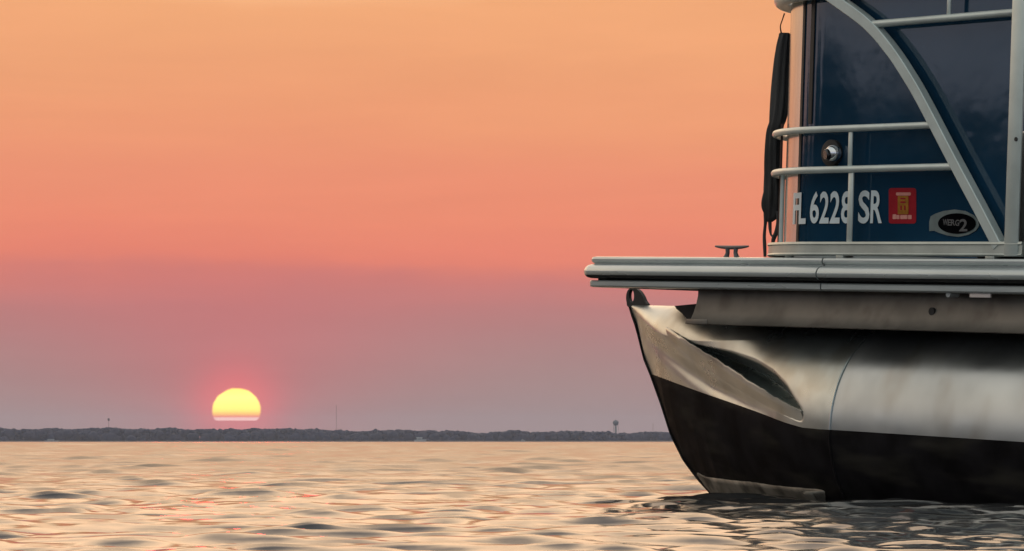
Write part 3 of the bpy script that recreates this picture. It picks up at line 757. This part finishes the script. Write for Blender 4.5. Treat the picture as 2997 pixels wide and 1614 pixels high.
top = np.interp(px, hx, hy)+RNG.normal(0, 1.3, n)+2.0
top += 2.0*np.sin(px/19.0)*np.sin(px/47.0+1)
sp_ = RNG.random(n) < .03; top[sp_] -= RNG.uniform(1.5, 5, sp_.sum())
ht = (HY-top)/F*FD; rx = RNG.uniform(1.6, 4.2, n); rz = rx*RNG.uniform(.7, 1.0, n)
C = np.stack([(px-CX)/F*dpt, dpt, ht-rz], -1); S = np.stack([rx, rx, rz], -1)
n2 = 2600; px2 = RNG.uniform(-850, 4100, n2); d2 = FD+RNG.uniform(0, 60, n2); fr_ = RNG.uniform(.05, .62, n2); hh = (HY-np.interp(px2, hx, hy))/F*FD
rx2 = RNG.uniform(3, 6.5, n2); C2 = np.stack([(px2-CX)/F*d2, d2, hh*fr_], -1); S2 = np.stack([rx2, rx2, rx2*.8], -1)
o = lumps('far_woods', np.vstack([C, C2]), np.vstack([S, S2]), .12, M['trees'])
o.data.polygons.foreach_set('use_smooth', [True]*len(o.data.polygons))
tag(o, 'low dark band of woods along the far shore under the setting sun', 'woods', kind='stuff')
mb = MB(); xs = np.linspace(-950, 1050, 120); Vv = []
for x in xs:
    j = random.uniform(-6, 6); Vv += [(x, FD-14+j, -.5), (x, FD-8+j, 1.1), (x, FD+260, 2.2), (x, FD+270, -.5)]
mb.add(Vv, [(i*4+k, (i+1)*4+k, (i+1)*4+k+1, i*4+k+1) for i in range(119) for k in range(3)])
o = mb.build('shore', M['shore']); tag(o, kind='structure')

# water tower beyond the woods
d = FD+140
wt = bpy.data.objects.new('water_tower', None); COL.objects.link(wt); wt.location = (fx_(1802, d), d, 1.5)
tag(wt, 'small round water tower rising over the far woods just left of the boat', 'water tower')
zc = fz_(1238, d)-1.5; s = d/F
mb = MB(); rr_ = 8.6*s; prof = [(-1, .30), (-.92, .55), (-.6, .86), (-.2, 1.0), (.25, 1.0), (.6, .84), (.85, .5), (.97, .12)]
Vv = [(rr_*r_*math.cos(q), rr_*r_*math.sin(q), zc+rr_*z_*.95) for z_, r_ in prof for q in np.linspace(0, 2*math.pi, 24, endpoint=False)]
mb.add(Vv, [(i*24+k, i*24+(k+1)%24, (i+1)*24+(k+1)%24, (i+1)*24+k) for i in range(7) for k in range(24)]+[tuple(range(24)), tuple(7*24+k for k in range(24))])
mb.build('tank', M['tower'], wt)
mb = MB(); mb.tube([(0,0,0), (0,0,zc-rr_*.9)], [1.5, .9], 12); mb.build('stem', M['towerleg'], wt)
for q in range(5):
    a_ = q*1.2566; mb = MB(); mb.tube([(4.2*math.cos(a_), 4.2*math.sin(a_), 0), (2.4*math.cos(a_), 2.4*math.sin(a_), zc-rr_*.55)], .22, 6); mb.build('leg', M['towerleg'], wt)
mb = MB(); mb.tube([(0,0,zc+rr_*.9), (0,0,zc+rr_*1.35)], .12, 6); mb.build('lightning_rod', M['mast'], wt)
def lattice(px, ptop, lab, wdt, pbot=1262):
    d = FD+170; e = bpy.data.objects.new('radio_mast', None); COL.objects.link(e); e.location = (fx_(px, d), d, 1.5)
    H_ = fz_(ptop, d)-1.5; tag(e, lab, 'radio mast', 'radio masts beyond the far woods')
    for k in range(3):
        a_ = k*2.0944; mb = MB(); mb.tube([(wdt*math.cos(a_), wdt*math.sin(a_), 0), (wdt*.8*math.cos(a_), wdt*.8*math.sin(a_), H_)], .05*wdt+.035, 6); mb.build('leg', M['mast'], e)
    mb = MB(); nb = int(H_/2.5)
    for j in range(nb):
        z0 = H_*j/nb; z1 = H_*(j+1)/nb
        for k in range(3):
            a0, a1 = k*2.0944, (k+1)*2.0944
            mb.tube([(wdt*.9*math.cos(a0), wdt*.9*math.sin(a0), z0), (wdt*.9*math.cos(a1), wdt*.9*math.sin(a1), z1)], .05*wdt+.03, 4)
    mb.build('bracing', M['mast'], e); return e
lattice(984, 1187, 'tall thin radio mast rising over the far woods right of the sun', .42)
m2 = lattice(318, 1224, 'short mast over the far woods between the left edge and the sun', .5)
mb = MB(); hz = fz_(1228, FD+170)-1.5; mb.box((-1.1, -1.1, hz-1.6), (1.1, 1.1, hz+1.2), bev=.3); mb.build('antenna_box', M['mast'], m2)
lattice(1911, 1240, 'faint mast over the far woods beside the boat bow', .35)

# pale boats close to the far shore
def far_boat(px, length, hgt, lab, canopy=True):
    d = FD-40; e = bpy.data.objects.new('distant_boat', None); COL.objects.link(e); e.location = (fx_(px, d), d, 0)
    tag(e, lab, 'boat', 'pale boats near the far shore')
    Lh = length/2; hl = hgt*.42
    P = [(-Lh, -1.3), (Lh*.55, -1.3), (Lh*.85, -.8), (Lh, 0), (Lh*.85, .8), (Lh*.55, 1.3), (-Lh, 1.3)]
    n = len(P); Vv = [(x*.9, y*.75, -.2) for x, y in P]+[(x, y, hl*(1+.25*(x > 0))) for x, y in P]
    mb = MB(); mb.add(Vv, [tuple(range(n-1, -1, -1)), tuple(range(n, 2*n))]+[(i, (i+1)%n, n+(i+1)%n, n+i) for i in range(n)]); mb.build('hull', M['farwhite'], e, smooth=False)
    if canopy:
        mb = MB(); mb.box((-Lh*.55, -1, hl), (Lh*.3, 1, hgt*.8), bev=.15); mb.build('cabin', M['farwhite'], e)
        mb = MB(); mb.box((-Lh*.45, -1.02, hgt*.52), (Lh*.2, -1.005, hgt*.68)); mb.build('window', M['farglass'], e)
        mb = MB(); mb.box((-Lh*.62, -1.15, hgt*.82), (Lh*.36, 1.15, hgt), bev=.1); mb.build('roof', M['farwhite'], e)
far_boat(1230, 13, 4.6, 'pale cabin boat low on the far water in the middle of the shoreline')
far_boat(152, 15, 2.6, 'long low pale boat under the woods at the far left')
far_boat(1530, 4.5, 2.4, 'tiny pale boat under the woods left of the water tower')

# ------------------------------------------------------------------ wooded bank to the left, outside the frame, mirrored in the navy panels
n = 1500; ty_ = RNG.uniform(-60, 130, n); base = RNG.uniform(7.0, 10.5, n)
base = 12.2+2.6*np.sin(ty_/4.3)*np.sin(ty_/11+2)+RNG.normal(0, .7, n)
C = np.stack([-118-RNG.uniform(0, 14, n), ty_-10, base*RNG.uniform(.15, 1.0, n)], -1); rx = RNG.uniform(1.0, 2.3, n)
C[::3, 2] = base[::3]*RNG.uniform(.82, 1.0, len(C[::3])); C[:, 2] += 1.6; rx[::3] *= .8
o = lumps('wooded_bank', C, np.stack([rx, rx, rx*1.3], -1), .28, M['trees2'])
tag(o, 'dark wooded bank close by on the left, reflected in the navy boat panels', 'woods', kind='stuff')
mb = MB(); mb.box((-150, -90, -.6), (-112, 140, .9), bev=.4); o = mb.build('bank', M['shore']); tag(o, kind='structure')

# ------------------------------------------------------------------ haze
HAZE = True
if HAZE:
    mb = MB(); mb.box((-9500, -9500, -2.0), (9500, 9500, 70)); o = mb.build('haze', None, smooth=False)
    m = bpy.data.materials.new('haze'); m.use_nodes = True; nt = m.node_tree; nt.nodes.clear()
    v = nt.nodes.new('ShaderNodeVolumePrincipled'); v.inputs['Color'].default_value = (.66, .76, .98, 1); v.inputs['Density'].default_value = .000075; v.inputs['Anisotropy'].default_value = .2
    oo = nt.nodes.new('ShaderNodeOutputMaterial'); nt.links.new(v.outputs[0], oo.inputs['Volume'])
    o.data.materials.append(m); tag(o, 'thin evening haze over the whole lake', 'haze', kind='stuff')
